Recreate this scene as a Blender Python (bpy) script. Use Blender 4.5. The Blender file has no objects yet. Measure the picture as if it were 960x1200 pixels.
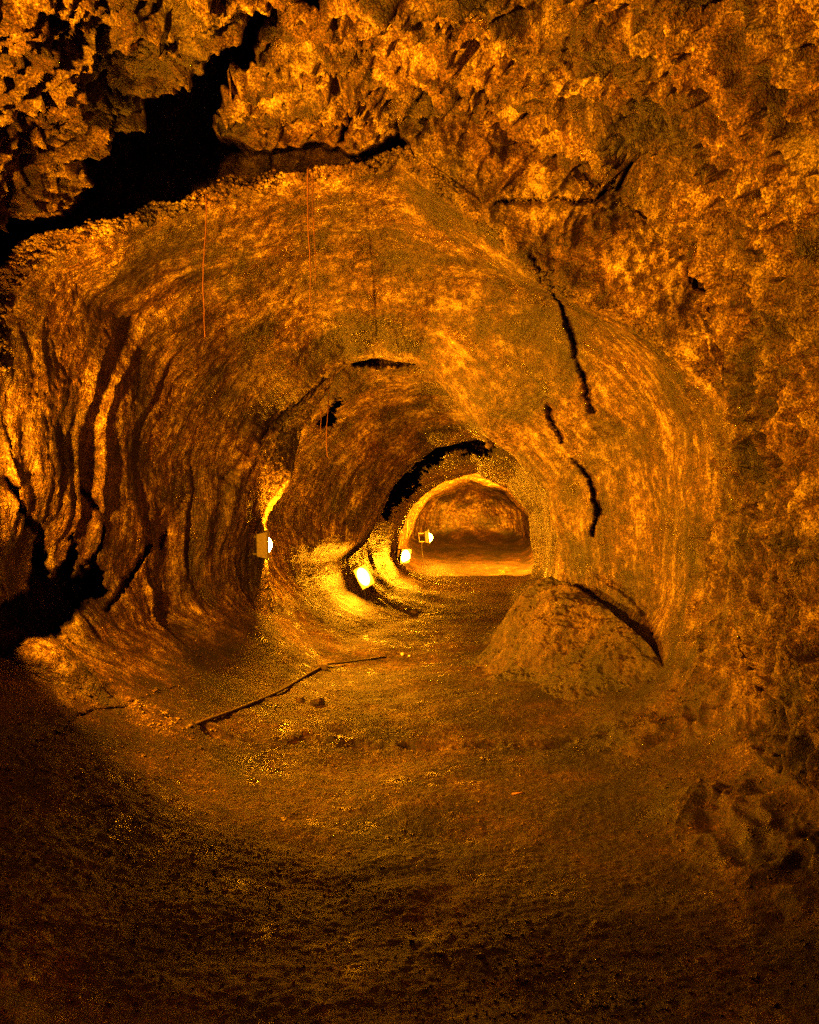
import bpy, math, random
import numpy as np

random.seed(7)
RNG = np.random.default_rng(11)
PI = math.pi
EYE = 1.5            # height of the camera above the floor, metres
F = 960.0            # focal length in photo pixels (photo 960 x 1200)

def W(px, py, d):
    """photo pixel at a distance -> point in the cave"""
    return ((px - 480.0) / F * d, d, EYE + (600.0 - py) / F * d)

sc = bpy.context.scene
root_col = sc.collection

# ------------------------------------------------------------------ noise
_T = RNG.random((64, 64, 64), dtype=np.float32) * 2 - 1
_Tf = _T.ravel()
_ROT = np.array([[0.80, 0.48, -0.36], [-0.60, 0.64, -0.48], [0.0, 0.60, 0.80]], np.float32)

def vnoise(P, scale, seed=0, aniso=(1, 1, 1)):
    """smooth value noise -1..1 at P (n,3); scale = features per metre"""
    Q = (P * np.array(aniso, np.float32)) * np.float32(scale)
    if aniso == (1, 1, 1):
        Q = Q @ _ROT
    Q = Q + np.float32(17.31 * (seed + 1))
    I = np.floor(Q)
    f = (Q - I).astype(np.float32)
    I = I.astype(np.int32) & 63
    J = (I + 1) & 63
    u = f * f * f * (f * (f * 6 - 15) + 10)
    x0, y0, z0 = I[:, 0] * 4096, I[:, 1] * 64, I[:, 2]
    x1, y1, z1 = J[:, 0] * 4096, J[:, 1] * 64, J[:, 2]
    ux, uy, uz = u[:, 0], u[:, 1], u[:, 2]
    a = _Tf[x0 + y0 + z0]; b = _Tf[x1 + y0 + z0]
    c = _Tf[x0 + y1 + z0]; e = _Tf[x1 + y1 + z0]
    k0 = a + (b - a) * ux; k1 = c + (e - c) * ux
    k0 = k0 + (k1 - k0) * uy
    a = _Tf[x0 + y0 + z1]; b = _Tf[x1 + y0 + z1]
    c = _Tf[x0 + y1 + z1]; e = _Tf[x1 + y1 + z1]
    k2 = a + (b - a) * ux; k3 = c + (e - c) * ux
    k2 = k2 + (k3 - k2) * uy
    return k0 + (k2 - k0) * uz

def fbm(P, scale, octs=3, seed=0, aniso=(1, 1, 1), gain=0.5):
    o = 0; a = 1.0; t = 0
    for k in range(octs):
        o = o + a * vnoise(P, scale * 2.03 ** k, seed + k * 3, aniso)
        t += a; a *= gain
    return o / t

def sstep(a, b, x):
    t = np.clip((x - a) / (b - a), 0, 1)
    return t * t * (3 - 2 * t)

def poly_sd(px, py, poly):
    """signed distance to a closed outline, negative inside"""
    n = len(poly); d2 = np.full(px.shape, 1e12, np.float32); ins = np.zeros(px.shape, bool)
    for i in range(n):
        ax, ay = poly[i]; bx, by = poly[(i + 1) % n]
        ex, ey = bx - ax, by - ay
        t = np.clip(((px - ax) * ex + (py - ay) * ey) / (ex * ex + ey * ey + 1e-9), 0, 1)
        d2 = np.minimum(d2, (px - ax - t * ex) ** 2 + (py - ay - t * ey) ** 2)
        c = ((ay > py) != (by > py)) & (px < (bx - ax) * (py - ay) / ((by - ay) if by != ay else 1e-9) + ax)
        ins ^= c
    d = np.sqrt(d2)
    return np.where(ins, -d, d)

def line_d(px, py, pts):
    """distance to an open polyline with a width at each point; returns d - w"""
    out = np.full(px.shape, 1e6, np.float32)
    for i in range(len(pts) - 1):
        ax, ay, aw = pts[i]; bx, by, bw = pts[i + 1]
        ex, ey = bx - ax, by - ay
        t = np.clip(((px - ax) * ex + (py - ay) * ey) / (ex * ex + ey * ey + 1e-9), 0, 1)
        d = np.hypot(px - ax - t * ex, py - ay - t * ey) - (aw + (bw - aw) * t)
        out = np.minimum(out, d)
    return out

# ------------------------------------------------------------------ cross sections of the tube
def center(s):
    cx = np.interp(s, [-7, 5, 6.5, 8, 9.5, 12, 14, 16, 20, 25], [0, 0, -.05, -.17, .10, .78, 1.02, 1.22, 1.62, 2.05])
    cz = np.interp(s, [-7, 5, 8, 9.5, 12, 14, 16, 20, 25], [1.6, 1.6, 1.5, 1.45, 1.32, 1.32, 1.2, 1.25, 1.3])
    return cx, cz

NT = 1500
TH = np.linspace(-PI, PI, NT, endpoint=False)

def left_pull(th):
    # the broken edge of the lining comes nearer on the left
    return np.clip((np.abs(th) / PI - 0.62) / 0.25, 0, 1)

def dwarp(s, th):
    return -0.75 * np.exp(-((s - 5.3) / 1.1) ** 2) * left_pull(th)

def ring(s, pts, mode='px', smooth=5):
    cx, cz = center(s)
    th, r, XZ = [], [], []
    for p in pts:
        if mode == 'px':
            d = s
            for _ in range(3):
                X, _y, Z = W(p[0], p[1], d)
                t = math.atan2(Z - cz, X - cx)
                d = s + float(dwarp(s, np.array(t)))
        else:
            X, Z = p; t = math.atan2(Z - cz, X - cx)
        XZ.append((t, X, Z))
    XZ.sort(); n = len(XZ)
    for i in range(n):          # walk along the straight outline between the given points
        (_, xa, za), (_, xb, zb) = XZ[i], XZ[(i + 1) % n]
        for k in range(10):
            X = xa + (xb - xa) * k / 10; Z = za + (zb - za) * k / 10
            th.append(math.atan2(Z - cz, X - cx)); r.append(math.hypot(X - cx, Z - cz))
    o = np.argsort(th); th = np.array(th)[o]; r = np.array(r)[o]
    th = np.concatenate([th - 2 * PI, th, th + 2 * PI]); r = np.concatenate([r, r, r])
    R = np.interp(TH, th, r)
    k = int(smooth)
    if k:
        w = np.exp(-0.5 * (np.arange(-3 * k, 3 * k + 1) / k) ** 2); w /= w.sum()
        R = np.convolve(np.concatenate([R[-3 * k:], R, R[:3 * k]]), w, 'valid')
    return R

NEAR = [(2.2, 1.5), (2.12, 2.3), (1.9, 3.0), (1.3, 3.6), (.4, 3.92), (-.6, 3.95), (-1.5, 3.7), (-2.2, 3.0), (-2.5, 2.0), (-2.5, 1.3),
        (-2.35, .75), (-1.75, .40), (-1.05, .08), (-.4, 0), (.5, 0), (1.2, .05), (1.65, .22), (2.0, .65)]
def scale_ring(pts, k, kz=1.0):
    return [(x * k, z * kz if z > .5 else z) for x, z in pts]
PRE_EDGE = [(2.18, 1.5), (2.1, 2.1), (1.95, 2.9), (1.4, 3.55), (.5, 3.95), (-.6, 4.05), (-1.5, 3.75), (-2.2, 3.1), (-2.52, 2.3), (-2.45, 1.5),
            (-2.42, 1.1), (-2.35, .72), (-1.8, .45), (-1.05, .08), (-.4, 0), (.5, 0), (1.2, .05), (1.65, .22), (1.98, .65)]
rings = [
    (-7.0, ring(-7, [(x * .05, 1.6 + (z - 1.6) * .05) for x, z in NEAR], 'w', 12)),
    (-6.6, ring(-6.6, [(x * .7, 1.6 + (z - 1.6) * .7) for x, z in NEAR], 'w', 12)),
    (-5.5, ring(-5.5, scale_ring(NEAR, 1.0), 'w', 12)),
    (0.0, ring(0, scale_ring(NEAR, 1.05, 1.02), 'w', 12)),
    (3.2, ring(3.2, NEAR, 'w', 10)),
    (5.12, ring(5.12, PRE_EDGE, 'w', 8)),
    (5.26, ring(5.26, [(880, 600), (872, 480), (810, 405), (740, 362), (620, 312), (545, 238), (470, 182), (350, 208), (240, 236), (110, 262),
                       (30, 285), (-22, 380), (-28, 500), (-30, 600), (-38, 660), (-20, 735), (70, 790), (270, 866), (400, 873), (570, 873), (700, 866), (780, 835), (842, 757)], 'px', 4)),
    (6.5, ring(6.5, [(790, 600), (780, 500), (735, 420), (660, 360), (560, 315), (455, 300), (350, 318), (250, 360), (180, 430), (150, 520), (148, 600),
                     (138, 680), (160, 735), (250, 785), (330, 818), (440, 821), (590, 821), (680, 812), (745, 770), (785, 700)], 'px', 6)),
    (7.92, ring(7.92, [(283, 690), (281, 660), (289, 600), (300, 560), (328, 495), (362, 463), (385, 441), (405, 424), (440, 417), (490, 421),
                     (512, 440), (535, 466), (556, 497), (600, 528), (640, 575), (658, 640), (668, 690), (655, 735), (610, 772), (500, 784), (400, 783), (375, 777), (330, 745), (300, 715)], 'px', 2)),
    (8.32, ring(8.32, [(322, 722), (317, 700), (312, 676), (311, 655), (310, 635), (310, 612), (320, 590), (340, 562), (347, 530), (352, 505), (366, 480), (380, 462), (395, 432), (430, 405), (480, 400), (525, 425), (545, 458), (566, 490), (604, 528),
                       (645, 575), (664, 640), (672, 690), (655, 730), (610, 766), (500, 775), (400, 775), (380, 770), (350, 750), (332, 735)], 'px', 1)),
    (8.62, ring(8.62, [(-1.95, 1.5), (-1.85, .9), (-1.45, .40), (-1.2, .22), (-.8, .03), (0, 0), (.9, .02), (1.45, .45), (1.62, 1.2), (1.5, 2.0), (1.1, 2.5), (.75, 2.95),
                       (.4, 3.18), (-.2, 3.34), (-.7, 3.3), (-1.3, 3.0), (-1.8, 2.4)], 'w', 8)),
    (9.6, ring(9.6, [(-1.78, 1.5), (-1.62, .85), (-1.2, .35), (-.6, .04), (0, 0), (.9, .0), (1.5, .4), (1.66, 1.2), (1.6, 1.9), (1.3, 2.45), (.9, 2.8),
                     (.2, 3.02), (-.4, 3.0), (-1.0, 2.75), (-1.5, 2.25)], 'w', 10)),
    (11.9, ring(11.9, [(644, 640), (642, 600), (628, 562), (602, 530), (560, 514), (512, 524), (482, 545), (460, 570), (447, 600), (430, 635), (407, 655), (416, 690),
                     (448, 708), (490, 721), (560, 721), (612, 719), (640, 690)], 'px', 3)),
    (12.25, ring(12.25, [(-1.0, 1.4), (-.9, .7), (-.4, .2), (.2, 0), (1.2, 0), (1.7, .05), (2.05, .4), (2.15, 1.1), (2.05, 1.9), (1.7, 2.5), (1.1, 2.95), (.4, 3.0), (-.2, 2.7), (-.75, 2.1)], 'w', 8)),
    (14.0, ring(14.0, [(432, 640), (436, 600), (450, 565), (490, 540), (550, 528), (605, 552), (635, 600), (642, 640), (638, 675), (600, 702), (520, 705), (462, 692), (440, 670)], 'px', 8)),
    (16.0, ring(16.0, [(466, 650), (470, 625), (482, 598), (498, 578), (522, 562), (560, 553), (596, 570), (620, 605), (627, 650), (622, 680), (600, 688), (550, 691), (505, 688), (478, 674)], 'px', 3)),
    (16.4, ring(16.4, [(452, 650), (466, 590), (500, 558), (560, 540), (612, 560), (636, 605), (638, 650), (630, 678), (600, 684), (550, 687), (505, 684), (466, 674)], 'px', 6)),
    (20.0, ring(20.0, [(474, 645), (482, 610), (502, 580), (550, 560), (595, 572), (624, 605), (632, 645), (620, 658), (560, 660), (505, 660), (485, 655)], 'px', 8)),
    (25.0, ring(25.0, [(482, 632), (488, 605), (506, 580), (550, 566), (592, 574), (616, 600), (622, 630), (610, 638), (560, 640), (505, 640)], 'px', 8)),
]
KS = np.array([k for k, _ in rings]); KR = np.array([r for _, r in rings])

def pchip(xs, X, Y):
    h = np.diff(X)[:, None]; dl = np.diff(Y, axis=0) / h
    m = np.zeros_like(Y)
    a, b = dl[:-1], dl[1:]
    w1 = 2 * h[1:] + h[:-1]; w2 = h[1:] + 2 * h[:-1]
    with np.errstate(all='ignore'):
        mm = (w1 + w2) / (w1 / a + w2 / b)
    m[1:-1] = np.where(a * b > 0, mm, 0); m[0] = dl[0]; m[-1] = dl[-1]
    i = np.clip(np.searchsorted(X, xs, 'right') - 1, 0, len(X) - 2)
    hh = h[i]; t = ((xs - X[i])[:, None]) / hh
    return ((2 * t ** 3 - 3 * t ** 2 + 1) * Y[i] + (t ** 3 - 2 * t ** 2 + t) * hh * m[i] + (-2 * t ** 3 + 3 * t ** 2) * Y[i + 1] + (t ** 3 - t ** 2) * hh * m[i + 1])

# rows along the tube: denser where it shows larger
rows = [np.linspace(-7, 1.2, 70)[:-1], 1.0 / np.linspace(1 / 1.2, 1 / 2.4, 60)[:-1], 1.0 / np.linspace(1 / 2.4, 1 / 25.0, 1120)]
for a, b, n in ((5.0, 5.32, 110), (7.75, 8.7, 110), (11.8, 12.3, 36), (15.9, 16.45, 30)):
    rows.append(np.linspace(a, b, n))
S = np.unique(np.round(np.concatenate(rows), 4))
NMAIN = len(S)
CAP = 46
tcap = np.linspace(0, 1, CAP + 1)[1:]
R = pchip(S, KS, KR)
Rcap = KR[-1][None, :] * (np.sqrt(np.clip(1 - tcap ** 2, 0, 1))[:, None] * .985 + .005)
Scap = 25 + 1.3 * tcap
Sall = np.concatenate([S, Scap]); Rall = np.concatenate([R, Rcap])
NS = len(Sall)
cx, cz = center(Sall)
D = Sall[:, None] + dwarp(Sall[:, None], TH[None, :])
base = np.empty((NS, NT, 3), np.float32)
base[..., 0] = cx[:, None] + Rall * np.cos(TH)[None]
base[..., 1] = D
base[..., 2] = cz[:, None] + Rall * np.sin(TH)[None]

def normals(P):
    ds = np.gradient(P, axis=0)
    Pw = np.concatenate([P[:, -1:], P, P[:, :1]], 1)
    dt = (Pw[:, 2:] - Pw[:, :-2])
    n = np.cross(ds, dt)
    n /= np.linalg.norm(n, axis=2, keepdims=True) + 1e-9
    rad = np.stack([-np.cos(TH)[None] + 0 * Sall[:, None], 0 * Sall[:, None] + 0 * TH[None], -np.sin(TH)[None] + 0 * Sall[:, None]], 2)
    rad[NMAIN:] = (0, -1, 0)
    sg = np.sign((n * rad).sum(2, keepdims=True)); sg[sg == 0] = 1
    n = n * sg
    n = n * .55 + rad * .45
    n /= np.linalg.norm(n, axis=2, keepdims=True) + 1e-9
    return n.astype(np.float32)
N = normals(base)                # points into the tube
del R

P = base.reshape(-1, 3); Nf = N.reshape(-1, 3)
SS = np.repeat(Sall[:, None], NT, 1).astype(np.float32).ravel()
TT = np.repeat(TH[None], NS, 0).astype(np.float32).ravel()
T2 = np.where(TH < -PI / 2, TH + 2 * PI, TH)      # the seam of the flow coordinates lies under the floor
ARC = (np.repeat(Rall.mean(1)[:, None], NT, 1) * T2[None]).astype(np.float32).ravel()
FLOW = np.stack([SS, ARC, SS * 0], 1)
dd = np.maximum(P[:, 1], .3)
PX = 480 + P[:, 0] / dd * F
PY = 600 - (P[:, 2] - EYE) / dd * F

# ---- region masks
hgt = P[:, 2]
zf = np.interp(SS, [0, 16, 20, 25], [0, .05, .3, .5])
floor_m = sstep(.62, .30, hgt - zf) * sstep(-.25, -.45, np.sin(TT))
if True:
    e = fbm(P, 1.6, 3, 40)
    rough = sstep(5.42, 5.22, SS + e * .06)                      # everything before the lining edge
    upper = sstep(1.0, 2.2, hgt + e * .7)
    leftlow = (P[:, 0] < 0)
    rough = rough * np.where(leftlow, sstep(1.9, 2.6, hgt + e * .4), upper)
    # the rough ground blends in on the right beyond the edge
    rough = np.maximum(rough, sstep(790, 930, PX + e * 70) * sstep(6.8, 5.2, SS) * (hgt > .3) * .8)
    rough = np.maximum(rough, floor_m * 0)
lin = np.clip(1 - rough - floor_m, 0, 1)

# ---- relief
disp = np.zeros(len(P), np.float32)
disp += .10 * fbm(P, .9, 2, 1)                                  # broad swelling
disp *= (1 - .75 * floor_m)
# vertical folds of the glazed lining
A1 = fbm(FLOW + np.stack([.30 * fbm(P, 1.1, 2, 5), 0 * SS, 0 * SS], 1), 3.0, 3, 7, (1, .10, 1))
A2 = fbm(FLOW + np.stack([.10 * fbm(P, 2.5, 2, 9), 0 * SS, 0 * SS], 1), 9.0, 3, 12, (1, .13, 1))
foldL = np.where(P[:, 0] < -.3, 1.0, .55) * (.35 + .95 * sstep(-.4, .35, fbm(P, 1.3, 2, 6)))
near = sstep(11, 7, SS) * .6 + .4
topm = 1 - .6 * sstep(.55, .9, np.sin(TT))
rimq = 1 - .75 * np.exp(-((SS - 8.2) / .45) ** 2) - .7 * np.exp(-((SS - 11.9) / .6) ** 2) - .7 * np.exp(-((SS - 15.9) / .8) ** 2)
disp *= rimq
disp += lin * foldL * near * topm * rimq * (.115 * (.5 - np.abs(A1) * 1.6) + .020 * A2) * (.15 + .85 * sstep(5.2, 5.9, SS + .5 * left_pull(TT)))
disp += lin * (.013 * fbm(P, 8, 4, 15) + .006 * vnoise(P, 34, 19))
# rough broken rock
q = P + .12 * np.stack([vnoise(P, 3, 51), vnoise(P, 3, 52), vnoise(P, 3, 53)], 1)
b1 = 1 - np.abs(fbm(q, 2.2, 3, 21)) * 2.0
b2 = 1 - np.abs(fbm(q, 7.0, 3, 25, (1, .55, .6))) * 2.2
b3 = vnoise(P, 24, 29)
FQ = FLOW + .05 * np.stack([vnoise(P, 6, 54), vnoise(P, 6, 55), 0 * SS], 1)
b4 = 1 - np.abs(fbm(FQ, 13.0, 2, 57, (1, .36, 1))) * 2.4
crumb = np.exp(-((SS - 5.18) / .10) ** 2) * sstep(2.0, 2.6, hgt)
edgeq = 1 - .85 * np.exp(-((SS - 5.27) / .09) ** 2)
disp += rough * edgeq * (.15 * (b1 - .5) + .06 * (b2 - .4) + .10 * (b4 - .4) + .024 * b3 + .011 * vnoise(P, 50, 33))
disp += crumb * (.05 * fbm(P, 22, 2, 58) + .03 * vnoise(P, 48, 59)) * edgeq
disp += np.exp(-((SS - 5.30) / .08) ** 2) * (.09 * fbm(P, 2.6, 2, 60) + .05 * fbm(P, 9, 3, 62))
# floor
disp += floor_m * (.035 * fbm(P, 1.6, 2, 35) + .006 * fbm(P, 10, 2, 38) + .0035 * vnoise(P, 45, 39) + .02 * fbm(P, 4, 2, 37) * sstep(.1, .5, vnoise(P, 1.1, 36)))

RQ = np.stack([P[:, 0] * .35, P[:, 1], 0 * SS], 1)
disp += floor_m * sstep(10, 14, SS) * .16 * fbm(RQ, .9, 3, 65)
disp += sstep(13, 17, SS) * (1 - floor_m) * (.10 * fbm(P, 1.8, 3, 66))
# rubble zone: foot of the right wall and the bank on the left
rub = sstep(.0, .25, vnoise(P, 1.3, 61) + .25) * sstep(.9, .5, hgt) * (P[:, 0] > 1.1) * sstep(5.9, 5.0, SS) * sstep(1.1, 1.4, P[:, 0])
disp += rub * .06 * (1 - 2 * np.abs(fbm(q, 4.5, 3, 63)))
P2 = P + Nf * disp[:, None]

# ---- cavities, cracks and ledges. push = metres moved back into the rock
wx = 9 * fbm(P, 6, 3, 71) + 5 * fbm(P, 22, 3, 72); wy = 9 * fbm(P, 6, 3, 75) + 6 * fbm(P, 22, 3, 76)
jx = PX + wx; jy = PY + wy
WN = vnoise(P, 9, 77) + .6 * vnoise(P, 30, 78)
ray = P - np.array([0, 0, EYE], np.float32)
ray /= np.linalg.norm(ray, axis=1, keepdims=True) + 1e-9
push = np.zeros(len(P), np.float32)
def cavity(poly, s0, s1, depth, soft=10.0, jag=1.0):
    global push
    jx = PX + wx * jag; jy = PY + wy * jag
    xs = [p[0] for p in poly]; ys = [p[1] for p in poly]
    m = (SS > s0) & (SS < s1) & (jx > min(xs) - 30) & (jx < max(xs) + 30) & (jy > min(ys) - 30) & (jy < max(ys) + 30) & (P[:, 1] > 1)
    idx = np.nonzero(m)[0]
    sd = poly_sd(jx[idx], jy[idx], poly)
    push[idx] = np.maximum(push[idx], depth * sstep(0, -soft, sd))
def crack(pts, s0, s1, depth, soft=2.5, jag=.5):
    global push
    xs = [p[0] for p in pts]; ys = [p[1] for p in pts]
    kx = PX + wx * jag; ky = PY + wy * jag
    m = (SS > s0) & (SS < s1) & (kx > min(xs) - 30) & (kx < max(xs) + 30) & (ky > min(ys) - 30) & (ky < max(ys) + 30) & (P[:, 1] > 1)
    idx = np.nonzero(m)[0]
    sd = line_d(kx[idx], ky[idx], [(a, b_, c_ * .62) for a, b_, c_ in pts]) + 1.5 * WN[idx]
    push[idx] = np.maximum(push[idx], depth * .5 * sstep(soft, -soft, sd))

# great dark rift, upper left
cavity([(-60, 258), (60, 258), (98, 235), (98, 190), (136, 155), (162, 152), (200, 98), (236, 56), (280, 18), (325, -22), (400, -40), (392, 2), (345, 34),
        (306, 66), (280, 105), (262, 140), (266, 165), (300, 178), (360, 168), (420, 184), (470, 158), (490, 196), (440, 212), (350, 222), (240, 252), (110, 278), (58, 296), (44, 345), (20, 405), (-60, 410)], 1.5, 5.262, 2.6, 7, .6)
crack([(580, 240, 1), (640, 236, 5), (700, 228, 4), (735, 205, 1), (750, 160, 1)], 2, 5.28, .35)
crack([(400, 170, 5), (412, 130, 3), (418, 110, 1)], 2, 5.28, .4)
# hollow at the foot of the left wall and the rifts between its folds
cavity([(-40, 742), (0, 702), (30, 692), (42, 668), (36, 636), (52, 640), (62, 676), (74, 650), (78, 612), (86, 650), (92, 672), (104, 648), (120, 668), (124, 694),
        (98, 716), (66, 746), (26, 756), (6, 775), (-40, 800)], 4, 7.9, 1.5, 7)
crack([(-5, 560, 5), (6, 590, 4), (20, 604, 4), (44, 622, 8), (50, 650, 6)], 4, 7.2, .5)
crack([(122, 715, 3), (138, 690, 8), (156, 655, 5), (170, 640, 1)], 4, 7.9, .45)
crack([(190, 640, 1), (208, 600, 3), (222, 580, 1)], 5, 7.9, .2, 4)
crack([(95, 560, 1), (108, 600, 2), (112, 640, 3), (100, 690, 5)], 4, 7.9, .3)
crack([(262, 560, .5), (285, 535, 4), (312, 495, 11), (330, 484, 9), (352, 470, 4), (380, 448, 4)], 5.4, 7.9, .35, 6)
crack([(300, 395, 1), (338, 345, 3), (345, 330, 1)], 5.4, 7.9, .12)
# right wall cracks
crack([(622, 300, 1), (650, 345, 2.2), (668, 385, 2.5), (690, 440, 2.8), (704, 478, 1)], 5.2, 7.9, .35, 2)
crack([(645, 468, 2), (652, 485, 5), (662, 515, 3)], 5.4, 9, .35)
crack([(668, 535, 1), (690, 565, 3), (704, 595, 5), (700, 625, 3)], 5.4, 9, .4)
crack([(700, 676, 1), (735, 694, 3), (760, 720, 3), (766, 750, 2), (764, 800, 2)], 5.2, 9, .15, 4)
crack([(875, 750, 1), (890, 785, 2), (900, 815, 2.5)], 3, 7, .12)
crack([(610, 522, 2), (625, 560, 1)], 8, 11.9, .2)
crack([(592, 598, 1), (600, 612, 3), (612, 628, 1.5)], 16.5, 26, .4)
crack([(630, 600, 2), (634, 612, 4), (632, 650, 3)], 9, 13, .3)
cavity([(618, 522), (590, 512), (572, 502), (552, 510), (520, 514), (500, 530), (486, 546), (464, 558), (456, 578), (446, 608), (450, 612), (460, 596), (472, 590), (480, 572), (492, 564), (500, 550),
        (518, 540), (528, 530), (552, 528), (566, 534), (590, 522), (612, 530)], 11.98, 15.7, 1.1, 6)
# dark slot above the first arch, and the recess above the second
crack([(415, 421, 2), (450, 420, 4.5), (490, 422, 2)], 8.4, 11, .6)
cavity([(372, 484), (392, 455), (398, 462), (388, 498), (376, 500)], 8.3, 11, .9, 5)
# floor: breaks along the bench on the left
crack([(85, 915, 1), (110, 905, 2)], 3, 6, .08)
crack([(35, 878, .5), (62, 862, 3), (68, 866, 4), (80, 850, 3), (84, 848, .5)], 3, 7, .09, 3)
crack([(76, 852, .5), (95, 842, 3.5), (112, 832, 1), (150, 828, .5), (165, 820, 3), (190, 808, 1), (215, 800, 2.5), (240, 792, .5), (280, 778, 1)], 3.5, 8, .08, 3)
crack([(90, 956, .2), (120, 946, 1.6), (150, 940, .3), (180, 930, 1)], 3, 6, .05, 2)
P2 = P2 + ray * push[:, None]
# ledge of the bank: material above the bench line stands a little higher
bench = line_d(PX + wx, PY + wy, [(-60, 905, 0), (40, 882, 0), (110, 838, 0), (200, 806, 0), (300, 775, 0)])

wp = [(322, 852, 22), (322, 898, 26), (328, 880, 14), (350, 862, 20), (392, 868, 18), (300, 916, 12), (212, 914, 6), (228, 915, 5)]
WET = np.zeros(len(P), np.float32)
for a, b_, c_ in wp:
    WET = np.maximum(WET, np.exp(-(((PX - a) / c_) ** 2 + ((PY - b_) / (c_ * .35)) ** 2)))
WET = (WET * floor_m * sstep(-.05, .12, fbm(P, 13, 3, 95))).reshape(NS, NT)
STRK = (topm * (1 - rough) * (1 - floor_m)).reshape(NS, NT)
GRID = P2.reshape(NS, NT, 3)
ROUGH = rough.reshape(NS, NT); FLOORM = floor_m.reshape(NS, NT); FLOW3 = FLOW.reshape(NS, NT, 3)

# ------------------------------------------------------------------ node helpers and materials
def new_mat(name):
    m = bpy.data.materials.new(name); m.use_nodes = True
    nt = m.node_tree
    for n in list(nt.nodes): nt.nodes.remove(n)
    return m, nt
class NB:
    def __init__(s, nt): s.nt = nt
    def n(s, t, **k):
        o = s.nt.nodes.new(t)
        for a, v in k.items():
            if a in ('inp',):
                for i, val in v.items(): o.inputs[i].default_value = val
            else: setattr(o, a, v)
        return o
    def l(s, a, b): s.nt.links.new(a, b)
    def noise(s, vec, scale, detail=3, rough=.55, dist=0):
        o = s.n('ShaderNodeTexNoise'); o.inputs['Scale'].default_value = scale; o.inputs['Detail'].default_value = detail
        o.inputs['Roughness'].default_value = rough; o.inputs['Distortion'].default_value = dist
        s.l(vec, o.inputs['Vector']); return o.outputs['Fac']
    def ramp(s, fac, stops):
        o = s.n('ShaderNodeValToRGB'); e = o.color_ramp.elements
        while len(e) < len(stops): e.new(.5)
        for el, (p, c) in zip(e, stops):
            el.position = p; el.color = (c[0], c[1], c[2], 1) if isinstance(c, tuple) else (c, c, c, 1)
        s.l(fac, o.inputs['Fac']); return o.outputs['Color']
    def mix(s, fac, a, b, blend='MIX'):
        o = s.n('ShaderNodeMix', data_type='RGBA', blend_type=blend)
        for v, i in ((fac, 0), (a, 6), (b, 7)):
            if hasattr(v, 'links'): s.l(v, o.inputs[i])
            elif i == 0: o.inputs[0].default_value = v
            else: o.inputs[i].default_value = (*v, 1)
        return o.outputs[2]
    def math(s, op, a, b=0.0, c=None):
        o = s.n('ShaderNodeMath', operation=op)
        for i, v in enumerate((a, b) if c is None else (a, b, c)):
            if hasattr(v, 'links'): s.l(v, o.inputs[i])
            else: o.inputs[i].default_value = v
        return o.outputs[0]

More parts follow.
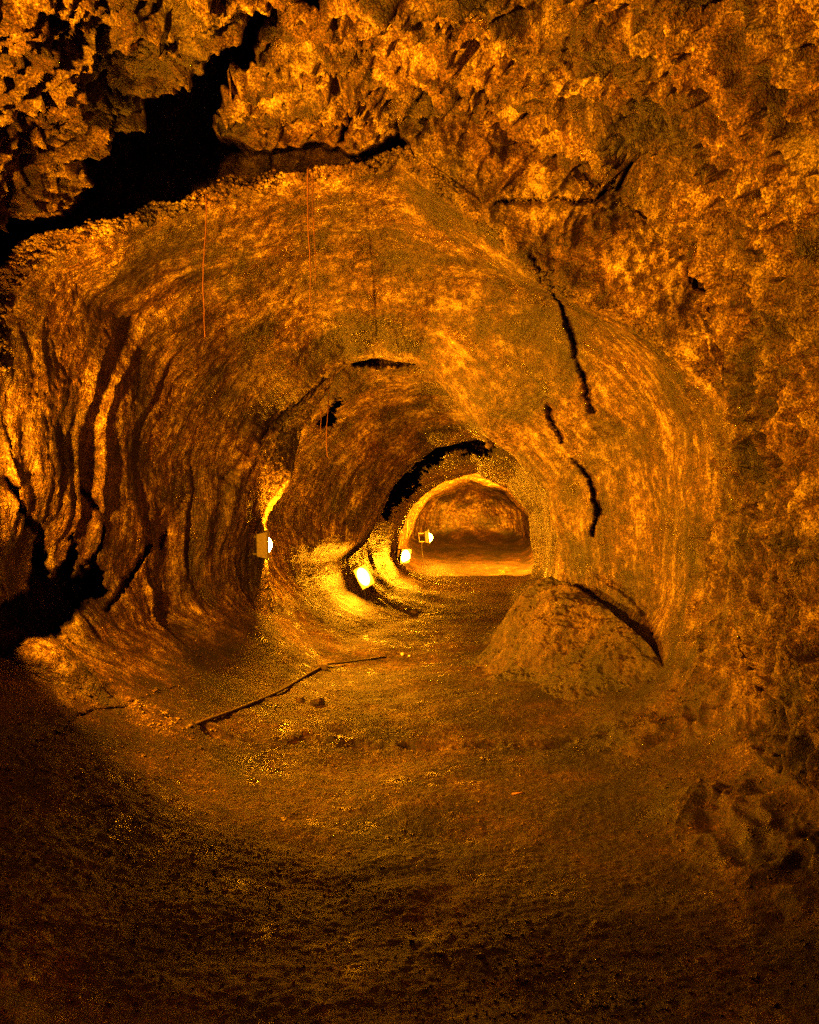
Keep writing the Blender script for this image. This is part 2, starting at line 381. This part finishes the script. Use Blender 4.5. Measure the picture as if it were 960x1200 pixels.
def rock_material(name, use_attr=True, rough_const=.5):
    m, nt = new_mat(name); b = NB(nt)
    tc = b.n('ShaderNodeTexCoord').outputs['Object']
    if use_attr:
        fl = b.n('ShaderNodeAttribute', attribute_name='flow').outputs['Vector']
        ra = b.n('ShaderNodeAttribute', attribute_name='rough').outputs['Fac']
        fa = b.n('ShaderNodeAttribute', attribute_name='floor').outputs['Fac']
        wa = b.n('ShaderNodeAttribute', attribute_name='wet').outputs['Fac']
        sa = b.n('ShaderNodeAttribute', attribute_name='streak').outputs['Fac']
    else:
        fl = tc
        ra = b.n('ShaderNodeValue'); ra.outputs[0].default_value = rough_const; ra = ra.outputs[0]
        fa = b.n('ShaderNodeValue'); fa.outputs[0].default_value = 0; fa = fa.outputs[0]; wa = fa; sa = fa
    mp = b.n('ShaderNodeMapping'); mp.inputs['Scale'].default_value = (1, .16, 1); b.l(fl, mp.inputs['Vector'])
    st1 = b.noise(mp.outputs[0], 5, 5, .6, .6)
    st2 = b.noise(mp.outputs[0], 22, 4, .65, .3)
    bl = b.noise(tc, 2.6, 5, .6, .4)
    md = b.noise(tc, 14, 5, .65)
    fn = b.noise(tc, 85, 3, .7)
    vf = b.noise(tc, 260, 2, .7)
    streak = b.math('ADD', b.math('MULTIPLY', st1, .6), b.math('MULTIPLY', st2, .4))
    lining = b.math('ADD', b.math('MULTIPLY', b.mix(sa, bl, streak), .60), b.math('MULTIPLY', md, .40))
    mp2 = b.n('ShaderNodeMapping'); mp2.inputs['Scale'].default_value = (1, .33, 1); b.l(fl, mp2.inputs['Vector'])
    vn = b.noise(mp2.outputs[0], 9, 4, .6, .8)
    brk = b.math('ADD', b.math('ADD', b.math('MULTIPLY', bl, .35), b.math('MULTIPLY', vn, .4)), b.math('MULTIPLY', md, .25))
    flo = b.math('ADD', b.math('MULTIPLY', bl, .5), b.math('MULTIPLY', md, .5))
    v = b.mix(ra, lining, brk); v = b.mix(fa, v, b.math('MULTIPLY_ADD', flo, .6, .19))
    v = b.math('ADD', b.math('MULTIPLY', v, .80), b.math('MULTIPLY', fn, .20))
    col = b.ramp(v, [(.38, (.014, .0035, .001)), (.46, (.040, .014, .004)), (.515, (.15, .075, .028)), (.57, (.44, .32, .13)), (.64, (.72, .58, .27))])
    # grains, dark pits and pale crystals
    gr = b.ramp(b.math('ADD', b.math('MULTIPLY', fn, .55), b.math('MULTIPLY', vf, .45)), [(.36, .15), (.5, .75), (.62, 1.7)])
    col = b.mix(1.0, col, gr, 'MULTIPLY')
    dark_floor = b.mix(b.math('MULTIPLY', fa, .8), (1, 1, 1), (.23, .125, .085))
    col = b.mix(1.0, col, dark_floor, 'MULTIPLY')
    stain = b.ramp(b.noise(tc, 1.5, 4, .62, .5), [(.38, .22), (.50, .78), (.60, 1.3)])
    col = b.mix(1.0, col, stain, 'MULTIPLY')
    # wetness
    wet = b.noise(tc, 7, 4, .7)
    wetm = b.ramp(wet, [(.50, 0.0), (.62, 1.0)])
    wet2 = b.math('MULTIPLY', b.ramp(b.noise(tc, 1.7, 3, .6), [(.45, 0.0), (.6, 1.0)]), wetm)
    rg = b.math('SUBTRACT', b.mix(fa, b.math('MULTIPLY_ADD', md, .35, .30), (.62, .62, .62)), b.math('MULTIPLY', wet2, .34)); rg = b.mix(wa, rg, (.06, .06, .06))
    bs = b.n('ShaderNodeBsdfPrincipled')
    b.l(col, bs.inputs['Base Color']); b.l(rg, bs.inputs['Roughness'])
    bs.inputs['Specular IOR Level'].default_value = .7
    # bump
    h = b.math('ADD', b.math('MULTIPLY', fn, .0085), b.math('MULTIPLY', vf, .0030))
    h = b.math('ADD', h, b.math('MULTIPLY', b.mix(b.math('MAXIMUM', ra, b.math('SUBTRACT', 1.0, sa)), st2, md), b.math('MULTIPLY_ADD', fa, -.020, .028)))
    h = b.math('MULTIPLY', h, b.math('SUBTRACT', 1.0, b.math('MULTIPLY', wa, .85)) if use_attr else 1.0)
    bp = b.n('ShaderNodeBump'); bp.inputs['Strength'].default_value = 1.0; bp.inputs['Distance'].default_value = 1.0
    b.l(h, bp.inputs['Height']); b.l(bp.outputs[0], bs.inputs['Normal'])
    out = b.n('ShaderNodeOutputMaterial'); b.l(bs.outputs[0], out.inputs['Surface'])
    return m

def plain(name, col, rough=.5, metal=0.0, var=.15, scale=40):
    m, nt = new_mat(name); b = NB(nt)
    tc = b.n('ShaderNodeTexCoord').outputs['Object']
    f = b.noise(tc, scale, 4, .6)
    c = b.ramp(f, [(.3, tuple(x * (1 - var * 2) for x in col)), (.7, tuple(min(1, x * (1 + var)) for x in col))])
    bs = b.n('ShaderNodeBsdfPrincipled'); b.l(c, bs.inputs['Base Color'])
    bs.inputs['Roughness'].default_value = rough; bs.inputs['Metallic'].default_value = metal
    bp = b.n('ShaderNodeBump'); bp.inputs['Distance'].default_value = .004; b.l(f, bp.inputs['Height']); b.l(bp.outputs[0], bs.inputs['Normal'])
    out = b.n('ShaderNodeOutputMaterial'); b.l(bs.outputs[0], out.inputs['Surface'])
    return m

LIGHT = (1.0, .318, .005)
def emit(name, strength):
    m, nt = new_mat(name); b = NB(nt)
    e = b.n('ShaderNodeEmission'); e.inputs['Color'].default_value = (*LIGHT, 1); e.inputs['Strength'].default_value = strength
    out = b.n('ShaderNodeOutputMaterial'); b.l(e.outputs[0], out.inputs['Surface'])
    return m

M_ROCK = rock_material('lava_rock')
M_ROCK_LOOSE = rock_material('loose_rock', False, .8)
M_METAL = plain('painted_lamp_housing', (.15, .13, .11), .5, .2)
M_CABLE = plain('black_rubber', (.035, .03, .028), .5)
M_PIPE = plain('dusty_conduit', (.13, .09, .06), .6)
M_ROOT = plain('dry_root', (.20, .075, .03), .8)
M_STONE = plain('pale_stone', (.75, .70, .62), .6)
M_STICK = plain('pale_wood', (.62, .30, .18), .6)

# ------------------------------------------------------------------ mesh helpers
def link(o, parent=None):
    root_col.objects.link(o)
    if parent: o.parent = parent
    return o
def tag(o, label=None, cat=None, group=None, kind=None):
    if label: o['label'] = label
    if cat: o['category'] = cat
    if group: o['group'] = group
    if kind: o['kind'] = kind
    return o
def np_mesh(name, verts, quads, mat, smooth=True, tri=False):
    me = bpy.data.meshes.new(name); k = 3 if tri else 4
    me.vertices.add(len(verts)); me.vertices.foreach_set('co', verts.astype(np.float32).ravel())
    me.loops.add(len(quads) * k); me.loops.foreach_set('vertex_index', quads.astype(np.int32).ravel())
    me.polygons.add(len(quads)); me.polygons.foreach_set('loop_start', np.arange(len(quads), dtype=np.int32) * k)
    me.update(calc_edges=True)
    me.polygons.foreach_set('use_smooth', np.full(len(quads), smooth))
    me.materials.append(mat)
    return me
def attr(me, name, typ, data):
    a = me.attributes.new(name, typ, 'POINT')
    a.data.foreach_set('vector' if typ == 'FLOAT_VECTOR' else 'value', data.astype(np.float32).ravel())

def patch(name, r0, r1, c0, c1, flip=False):
    """rows r0..r1, columns c0..c1 (columns wrap) of the cave surface as one object"""
    ci = np.arange(c0, c1 + 1) % NT
    V = GRID[r0:r1 + 1][:, ci]; nr, nc = V.shape[:2]
    i = np.arange(nr * nc).reshape(nr, nc)
    q = np.stack([i[:-1, :-1], i[:-1, 1:], i[1:, 1:], i[1:, :-1]], -1).reshape(-1, 4)
    me = np_mesh(name, V.reshape(-1, 3), q, M_ROCK)
    attr(me, 'rough', 'FLOAT', ROUGH[r0:r1 + 1][:, ci]); attr(me, 'floor', 'FLOAT', FLOORM[r0:r1 + 1][:, ci])
    attr(me, 'wet', 'FLOAT', WET[r0:r1 + 1][:, ci]); attr(me, 'streak', 'FLOAT', STRK[r0:r1 + 1][:, ci])
    attr(me, 'flow', 'FLOAT_VECTOR', FLOW3[r0:r1 + 1][:, ci])
    o = link(bpy.data.objects.new(name, me)); o['kind'] = 'structure'
    return o
def col_of(deg): return int(round((deg + 180) / 360 * NT))
rM = NMAIN - 1
for nm, a, b_ in (('floor', -146, -34), ('wall_right', -34, 48), ('ceiling', 48, 132), ('wall_left', 132, 214)):
    patch(nm, 0, rM, col_of(a), col_of(b_))
o = patch('back_wall', rM, NS - 1, 0, NT)

# floor height lookup from the real surface
fc = np.arange(col_of(-150), col_of(-30)); FLV = GRID[:NMAIN][:, fc].reshape(-1, 3)
FLV = FLV[(FLV[:, 1] > 1.5) & (FLV[:, 1] < 13)]
def floor_z(x, y):
    k = np.argmin((FLV[:, 0] - x) ** 2 + (FLV[:, 1] - y) ** 2); return float(FLV[k, 2])

# ------------------------------------------------------------------ mound against the right wall
def build_mound():
    ny, nx = 420, 330
    Y = np.linspace(5.2, 9.6, ny); u = np.linspace(0, 1, nx)
    toe = np.interp(Y, [5.2, 5.7, 6.1, 6.6, 7.2, 8.3, 8.8, 9.6], [1.95, 1.66, 1.30, .92, .62, .50, .74, 1.20])
    crest = np.interp(Y, [5.2, 5.8, 6.0, 7.0, 8.0, 9.0, 9.6], [1.98, 1.82, 1.77, 1.62, 1.42, 1.48, 1.5])
    H = np.interp(Y, [5.2, 5.6, 5.8, 6.0, 7.0, 8.0, 8.6, 9.2, 9.6], [.0, .26, .40, .54, .78, .86, .76, .35, 0])
    toe = toe + .10 * np.interp(Y, np.linspace(5, 10, 24), RNG.random(24) - .5)
    crest = np.maximum(crest, toe + .05)
    V = np.zeros((ny, nx, 3), np.float32)
    uc = .80
    for j in range(nx):
        t = u[j]
        if t <= uc:
            k = t / uc
            V[:, j, 0] = toe + (crest - toe) * k
            V[:, j, 2] = H * (math.sin(k * PI / 2) ** 2.2) - .03
        else:
            k = (t - uc) / (1 - uc)
            V[:, j, 0] = crest + .30 * k
            V[:, j, 2] = H * (1 - .22 * k) - .16 * H * np.clip((Y - 5.4) / .6, 0, 1) * np.clip((7.4 - Y) / .8, 0, 1) * np.sin(min(k * 2.2, 1.0) * PI / 2) - .03
        V[:, j, 1] = Y
    p = V.reshape(-1, 3)
    kk = np.tile(u, ny)
    al = np.stack([p[:, 0] + p[:, 1] * .8, (p[:, 0] * 1 - p[:, 1] * .5), p[:, 2]], 1)
    rn = .10 * fbm(p, 1.6, 2, 81) + .055 * fbm(al, 11, 3, 83, (1, .15, .4)) + .028 * fbm(p, 15, 3, 88) + .008 * vnoise(p, 42, 89)
    dirn = np.array([-.55, -.45, .70], np.float32)
    p = p + dirn * (rn * sstep(0, .12, kk) )[:, None]
    p[:, 2] -= .06 * sstep(.10, 0, kk)
    i = np.arange(ny * nx).reshape(ny, nx)
    q = np.stack([i[:-1, :-1], i[:-1, 1:], i[1:, 1:], i[1:, :-1]], -1).reshape(-1, 4)
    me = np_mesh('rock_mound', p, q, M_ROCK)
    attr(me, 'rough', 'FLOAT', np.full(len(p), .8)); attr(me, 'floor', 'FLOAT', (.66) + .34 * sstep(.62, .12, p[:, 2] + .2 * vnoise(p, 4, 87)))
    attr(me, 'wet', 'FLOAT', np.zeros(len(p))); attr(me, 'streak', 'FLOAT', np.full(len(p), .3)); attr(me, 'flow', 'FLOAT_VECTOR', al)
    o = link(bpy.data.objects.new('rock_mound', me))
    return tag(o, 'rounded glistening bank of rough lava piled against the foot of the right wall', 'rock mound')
build_mound()

# ------------------------------------------------------------------ small geometry helpers
def tube_mesh(name, pts, radii, mat, seg=10):
    pts = [np.array(p, float) for p in pts]; n = len(pts)
    V, Q = [], []
    up = np.array([.01, .02, 1.0])
    for i, p in enumerate(pts):
        t = pts[min(i + 1, n - 1)] - pts[max(i - 1, 0)]; t /= np.linalg.norm(t) + 1e-9
        a = np.cross(t, up if abs(t[2]) < .9 else np.array([1.0, 0, 0])); a /= np.linalg.norm(a); b = np.cross(t, a)
        r = radii[i] if hasattr(radii, '__len__') else radii
        for k in range(seg):
            an = 2 * PI * k / seg; V.append(p + (a * math.cos(an) + b * math.sin(an)) * r)
    for i in range(n - 1):
        for k in range(seg):
            Q.append((i * seg + k, i * seg + (k + 1) % seg, (i + 1) * seg + (k + 1) % seg, (i + 1) * seg + k))
    me = bpy.data.meshes.new(name)
    me.from_pydata([tuple(v) for v in V], [], Q + [tuple(range(seg))[::-1], tuple(range((n - 1) * seg, n * seg))])
    for f in me.polygons: f.use_smooth = True
    me.materials.append(mat)
    return me

def box_verts(x0, x1, y0, y1, z0, z1):
    return [(x0, y0, z0), (x1, y0, z0), (x1, y1, z0), (x0, y1, z0), (x0, y0, z1), (x1, y0, z1), (x1, y1, z1), (x0, y1, z1)]
BF = [(0, 3, 2, 1), (4, 5, 6, 7), (0, 1, 5, 4), (1, 2, 6, 5), (2, 3, 7, 6), (3, 0, 4, 7)]
def boxes_mesh(name, boxes, mat, bevel=.003):
    V, Fc = [], []
    for bx in boxes:
        k = len(V); V += box_verts(*bx); Fc += [tuple(k + i for i in f) for f in BF]
    me = bpy.data.meshes.new(name); me.from_pydata(V, [], Fc); me.materials.append(mat)
    if bevel:
        import bmesh
        bm = bmesh.new(); bm.from_mesh(me)
        bmesh.ops.bevel(bm, geom=bm.edges[:], offset=bevel, segments=2, affect='EDGES')
        bm.to_mesh(me); bm.free()
    return me

# floodlight: local +Z is the way it shines, its long side along local Y
def build_lamp(loc, aim, roll, w, h, strength, label, lamp_mat_name, dep=.10, bulge=.060, lens_z=-.020):
    from mathutils import Vector, Matrix
    r = bpy.data.objects.new('floodlight', None); r.empty_display_size = .1; link(r)
    z = Vector(aim).normalized(); x = Vector((0, 0, 1)).cross(z).normalized()
    y = z.cross(x)
    m = Matrix((x, y, z)).transposed().to_4x4()
    r.matrix_world = Matrix.Translation(Vector(loc)) @ m @ Matrix.Rotation(roll, 4, 'Z')
    tag(r, label, 'floodlight', 'floodlights fixed along the left side of the tube')
    hw, hh, t = w / 2, h / 2, .006
    # tapered open housing: back box and four flared sides
    V = [(-hw * .6, -hh * .8, 0), (hw * .6, -hh * .8, 0), (hw * .6, hh * .8, 0), (-hw * .6, hh * .8, 0),
         (-hw, -hh, dep), (hw, -hh, dep), (hw, hh, dep), (-hw, hh, dep),
         (-hw + t, -hh + t, dep), (hw - t, -hh + t, dep), (hw - t, hh - t, dep), (-hw + t, hh - t, dep),
         (-hw * .6 + t, -hh * .8 + t, .012), (hw * .6 - t, -hh * .8 + t, .012), (hw * .6 - t, hh * .8 - t, .012), (-hw * .6 + t, hh * .8 - t, .012)]
    Fc = [(3, 2, 1, 0), (0, 1, 5, 4), (1, 2, 6, 5), (2, 3, 7, 6), (3, 0, 4, 7), (4, 5, 9, 8), (5, 6, 10, 9), (6, 7, 11, 10), (7, 4, 8, 11),
          (8, 9, 13, 12), (9, 10, 14, 13), (10, 11, 15, 14), (11, 8, 12, 15), (12, 13, 14, 15)]
    me = bpy.data.meshes.new('housing'); me.from_pydata(V, [], Fc); me.materials.append(M_METAL)
    link(bpy.data.objects.new('housing', me), r)
    e = .010
    fr = boxes_mesh('rim', [(-hw - e, hw + e, hh - .001, hh + e, dep - .008, dep + .010), (-hw - e, hw + e, -hh - e, -hh + .001, dep - .008, dep + .010),
                            (-hw - e, -hw + .001, -hh + .002, hh - .002, dep - .008, dep + .010), (hw - .001, hw + e, -hh + .002, hh - .002, dep - .008, dep + .010)], M_METAL, .002)
    link(bpy.data.objects.new('rim', fr), r)
    # bulging lens that gives off the light
    V = [(0, 0, dep + lens_z + bulge)]; Fc = []; nr, ns = 6, 20
    ex = (hw - t - .004) * (.92 if bulge else .6); ey = (hh - t - .004) * (.95 if bulge else .8)
    for i in range(1, nr + 1):
        for k in range(ns):
            q = i / nr; an = 2 * PI * k / ns
            V.append((ex * q * math.cos(an), ey * q * math.sin(an), dep + lens_z + bulge * (1 - q * q)))
    for k in range(ns): Fc.append((0, 1 + k, 1 + (k + 1) % ns))
    for i in range(nr - 1):
        for k in range(ns):
            a = 1 + i * ns + k; b = 1 + i * ns + (k + 1) % ns; Fc.append((a, a + ns, b + ns, b))
    me = bpy.data.meshes.new('lens'); me.from_pydata(V, [], Fc); me.materials.append(emit(lamp_mat_name, strength))
    link(bpy.data.objects.new('lens', me), r)
    br = boxes_mesh('bracket', [(-.02, .02, -hh * .7, -hh * .7 + .02, -.14, -.001), (-.02, .02, hh * .7 - .02, hh * .7, -.14, -.001), (-.03, .03, -hh * .75, hh * .75, -.152, -.141)], M_METAL, .002)
    link(bpy.data.objects.new('bracket', br), r)
    cb = tube_mesh('cable', [(0, -hh * .4, -.01), (0, -hh * .8, -.08), (-.02, -hh * 1.3, -.10), (-.05, -hh * 2.2, -.11), (-.10, -hh * 3.2, -.11)], .007, M_CABLE)
    link(bpy.data.objects.new('cable', cb), r)
    return r

def wall_x(y, z, side=-1):
    # where the left (or right) wall surface is at this distance and height
    V = GRID[:NMAIN].reshape(-1, 3); m = (np.abs(V[:, 1] - y) < .12) & (np.abs(V[:, 2] - z) < .12)
    c = center(y)[0]; m &= (V[:, 0] - c) * side > 0
    return (float(V[m, 0].max()) if side < 0 else float(V[m, 0].min())) if m.any() else c + side * 2
build_lamp(W(300, 639, 8.12), (.93, .33, .02), 0, .20, .27, 3400, 'large floodlight on edge of first arch, seen side on, nearest of the four', 'lit_lens_first', .10, .080)
build_lamp(W(424, 676, 11.62), (.36, -.93, .10), .45, .20, .30, 300, 'tilted floodlight low on left wall, lower of the middle pair, beside bright rock strip', 'lit_lens_second', .10, .11)
build_lamp(W(471, 650, 15.6), (.72, -.66, -.22), 0, .24, .26, 560, 'glaring floodlight facing the viewer, in the dark hollow beyond the second arch', 'lit_lens_third', .10, .115)
build_lamp(W(498, 630, 19.4), (.95, .20, .02), -.3, .16, .32, 1300, 'small far floodlight on left, farthest and thinnest of the lit lamps', 'lit_lens_fourth', .08, .13)
build_lamp((2.70, 17.2, 1.35), (-.32, .94, .06), 0, .24, .30, 48000, 'floodlight hidden behind right rim of the third arch, lighting the end wall', 'lit_lens_hidden', .12, 0, -.06)
# two more: one just left of the frame, one beside the viewer, both out of view
build_lamp((-2.18, 3.8, 1.5), (.74, .66, .12), 0, .22, .30, 8000, 'floodlight on left bank beside the near floor, just out of view', 'lit_lens_near', .12, 0, -.072)
build_lamp((-2.3, .9, 1.45), (.46, .42, .79), 0, .24, .30, 11500, 'floodlight low on left wall beside the viewer, aimed up at the roof', 'lit_lens_beside', .17, 0, -.145)

# ------------------------------------------------------------------ cable conduit on the floor
def on_floor(px, py, lift=.0):
    # where the sight line meets the floor surface
    k = None
    for d in np.arange(3, 14, .02):
        X, Y, Z = W(px, py, d)
        if Z <= floor_z(X, Y): return (X, Y, floor_z(X, Y) + lift)
    return W(px, py, 8)
ea, eb = np.array(on_floor(222, 853)), np.array(on_floor(376, 783))
pp = [ea + (eb - ea) * t for t in np.linspace(0, 1, 13)]
zz = np.array([floor_z(p[0], p[1]) for p in pp])
for _ in range(2): zz[1:-1] = (zz[:-2] + zz[1:-1] + zz[2:]) / 3
pp = [np.array([p[0], p[1], z + .010]) for p, z in zip(pp, zz)]
c = link(bpy.data.objects.new('conduit', tube_mesh('conduit', pp, .011, M_PIPE)))
tag(c, 'long thin straight conduit lying across the floor, nearer piece below the first arch', 'conduit', 'conduit pieces on the floor')
pp = [on_floor(378, 783, .03), on_floor(405, 779, .02), on_floor(430, 775, .018), on_floor(452, 771, .008)]
c = link(bpy.data.objects.new('conduit', tube_mesh('conduit', pp, .010, M_CABLE)))
tag(c, 'shorter dark conduit running on into the arch from the end of the long pipe', 'conduit', 'conduit pieces on the floor')
jb = boxes_mesh('conduit_coupling', [(-.05, .05, -.035, .035, 0, .05)], M_PIPE, .008)
c = link(bpy.data.objects.new('conduit_coupling', jb)); c.location = on_floor(378, 784, -.005)
tag(c, 'small dark coupling joining the two floor conduits at the corner of the first arch', 'coupling')

# ------------------------------------------------------------------ hanging roots
from mathutils import Vector
from mathutils.bvhtree import BVHTree
def root_strand(px, y0, y1, d, label, r=.0042):
    n = 16; pts = []; x0 = px
    for i in range(n + 1):
        t = i / n; X, Y, Z = W(x0 + 1.6 * math.sin(t * 5 + px) + random.uniform(-.5, .5), y0 + (y1 - y0) * t, d)
        pts.append((X, Y + .01 * math.sin(t * 9), Z))
    o = link(bpy.data.objects.new('hanging_root', tube_mesh('hanging_root', pts, [r * (1 - .6 * i / n) for i in range(n + 1)], M_ROOT, 7)))
    tag(o, label, 'root', 'roots hanging from the roof')
root_strand(240, 226, 395, 5.0, 'long thin root hanging alone at the left, from the broken edge of the lining')
root_strand(362, 196, 355, 5.08, 'pale root hanging left of centre beneath the dark crack in the roof', .005)
root_strand(368, 200, 330, 5.14, 'short darker root close beside the pale root left of centre', .004)
root_strand(384, 440, 535, 8.9, 'thin reddish root hanging inside the first arch near its left edge', .007)
root_strand(375, 455, 505, 8.8, 'very short root next to the reddish root inside the first arch', .006)

# ------------------------------------------------------------------ lava drips
def drip(px, y0, y1, d, w, label, name='lava_drip'):
    n = 26; seg = 22; V = []; Q = []
    for i in range(n + 1):
        t = i / n
        X, Y, Z = W(px, y0 + (y1 - y0) * t, d)
        r = w * (1 - t) ** .75 * (1 + .25 * math.sin(t * 11 + px)) + .003
        for k in range(seg):
            a = 2 * PI * k / seg
            V.append((X + r * math.cos(a), Y + r * .7 * math.sin(a), Z))
    V = np.array(V, np.float32)
    nn = fbm(V, 14, 3, int(px)) * (w * .5)
    cxy = np.array([[W(px, 0, d)[0], d]], np.float32)
    dr = V[:, :2] - cxy; dr /= np.linalg.norm(dr, axis=1, keepdims=True) + 1e-6
    V[:, :2] += dr * nn[:, None]
    for i in range(n):
        for k in range(seg):
            Q.append((i * seg + k, i * seg + (k + 1) % seg, (i + 1) * seg + (k + 1) % seg, (i + 1) * seg + k))
    me = np_mesh(name, V, np.array(Q), M_ROCK_LOOSE)
    o = link(bpy.data.objects.new(name, me))
    tag(o, label, 'lava drip', 'lava drips on the rims of the arch')
drip(349, 468, 516, 8.25, .075, 'bright hooked lava drip at top of the lit left rim of the first arch')
drip(337, 495, 552, 8.3, .06, 'long bright lava drip lower on the left rim, above the side-on floodlight')
drip(361, 482, 512, 8.35, .035, 'small thin lava drip right of the hooked one on the left rim')
drip(574, 488, 527, 8.3, .13, 'pointed rock fang hanging from the right rim of the first arch')

# ------------------------------------------------------------------ loose rocks
def rock(px, py, size, label, mat=M_ROCK_LOOSE, seed=0, name='loose_rock', cat='rock', grp='loose rocks on the floor', flat=.65):
    import bmesh
    bm = bmesh.new(); bmesh.ops.create_icosphere(bm, subdivisions=4 if size > .05 else 3, radius=1)
    V = np.array([v.co for v in bm.verts], np.float32)
    r = 1 + .28 * fbm(V + seed * 3.7, .9, 2, seed) + .10 * fbm(V + seed, 3.5, 2, seed + 5)
    V = V * r[:, None]; V = np.clip(V, -.82, .86) * np.array([size, size * .8, size * flat], np.float32)
    for v, c in zip(bm.verts, V): v.co = tuple(map(float, c))
    me = bpy.data.meshes.new(name); bm.to_mesh(me); bm.free(); me.materials.append(mat)
    for f in me.polygons: f.use_smooth = True
    o = link(bpy.data.objects.new(name, me)); p = on_floor(px, py)
    o.location = (p[0], p[1], p[2] + size * flat * .45); o.rotation_euler = (0, 0, seed * 1.3)
    tag(o, label, cat, grp)
rock(472, 768, .028, 'tiny white stone on the floor just inside the first arch', M_STONE, 1, 'pebble', 'pebble', 'pale stones inside the arch')
rock(480, 770, .018, 'tiniest white chip right of the white stone inside the first arch', M_STONE, 2, 'pebble', 'pebble', 'pale stones inside the arch')
rock(372, 826, .06, 'dark flat rock on the floor below the cable corner', seed=3)
rock(352, 822, .04, 'small dark rock left of the flat rock below the conduit', seed=4)
rock(485, 718, .07, 'dark rock lying at foot of the second arch', seed=6)
# thin pale stick
p0 = on_floor(600, 934, .012); p1 = on_floor(615, 932, .012)
c = link(bpy.data.objects.new('stick', tube_mesh('stick', [p0, [(a + b) / 2 for a, b in zip(p0, p1)], p1], .005, M_STICK)))
tag(c, 'tiny pale stick lying alone on the middle of the floor', 'stick')

# ------------------------------------------------------------------ gravel on the floor
def gravel(name, label, cand, n, lo, mid, big, smooth_dens=True):
    t = (1 + 5 ** .5) / 2
    iv = np.array([(-1, t, 0), (1, t, 0), (-1, -t, 0), (1, -t, 0), (0, -1, t), (0, 1, t), (0, -1, -t), (0, 1, -t), (t, 0, -1), (t, 0, 1), (-t, 0, -1), (-t, 0, 1)], np.float32) / 1.9
    it = np.array([(0, 11, 5), (0, 5, 1), (0, 1, 7), (0, 7, 10), (0, 10, 11), (1, 5, 9), (5, 11, 4), (11, 10, 2), (10, 7, 6), (7, 1, 8),
                   (3, 9, 4), (3, 4, 2), (3, 2, 6), (3, 6, 8), (3, 8, 9), (4, 9, 5), (2, 4, 11), (6, 2, 10), (8, 6, 7), (9, 8, 1)])
    k = RNG.integers(0, len(cand), n * 3)
    c = cand[k]
    dens = fbm(c, 1.4, 2, 91) * .5 + .5 + .35 * sstep(.9, 1.6, np.abs(c[:, 0]))
    c = c[RNG.random(len(c)) < np.clip(dens, .1, 1) ** 2][:n]; n = len(c)
    sz = (lo + mid * RNG.random(n) ** 3 + big * (RNG.random(n) > .985))[:, None, None]
    V = iv[None] * (1 + .45 * (RNG.random((n, 12, 3)) - .5)) * sz * np.array([1, 1, .7])
    V = V + c[:, None, :] + np.array([0, 0, .001])
    Q = (it[None] + (np.arange(n) * 12)[:, None, None]).reshape(-1, 3)
    me = np_mesh(name, V.reshape(-1, 3), Q, M_ROCK_LOOSE, False, True)
    tag(link(bpy.data.objects.new(name, me)), label, name, None, 'stuff')
gravel('gravel', 'fine dark gravel scattered over the cave floor', FLV[(FLV[:, 1] > 2.2) & (FLV[:, 1] < 9) & (FLV[:, 2] < .9)], 12000, .0025, .006, .010)
G1 = GRID.reshape(-1, 3)
lip = G1[(SS > 5.262) & (SS < 5.36) & (hgt > 2.3) & (push < .02)]
lip = lip + np.array([0, 0, 1.0]) * (.07 * RNG.random(len(lip)) ** 2 * np.clip(2.2 * vnoise(lip, 2.2, 99) + .5, 0, 1))[:, None]
gravel('rubble', 'crumbly rubble caught along the broken lip of the roof lining', lip, 5200, .006, .020, .012)

# ------------------------------------------------------------------ world, camera, render settings
w = bpy.data.worlds.new('World'); sc.world = w; w.use_nodes = True
w.node_tree.nodes['Background'].inputs['Color'].default_value = (0, 0, 0, 1)
w.node_tree.nodes['Background'].inputs['Strength'].default_value = 0
cam = bpy.data.cameras.new('camera'); cam.sensor_fit = 'HORIZONTAL'; cam.sensor_width = 36; cam.lens = 36.0
cam.clip_start = .05; cam.clip_end = 200
co = bpy.data.objects.new('camera', cam); root_col.objects.link(co)
co.location = (0, 0, EYE); co.rotation_euler = (PI / 2, 0, 0)
sc.camera = co
sc.view_settings.view_transform = 'Standard'; sc.view_settings.look = 'None'
sc.view_settings.exposure = 0.0; sc.view_settings.gamma = 1.0; sc.view_settings.use_curve_mapping = False
cy = sc.cycles
cy.use_denoising = False
cy.max_bounces = 4; cy.diffuse_bounces = 3; cy.glossy_bounces = 2
cy.sample_clamp_indirect = 2.0; cy.sample_clamp_direct = 0
cy.caustics_reflective = False; cy.caustics_refractive = False
cy.use_light_tree = True
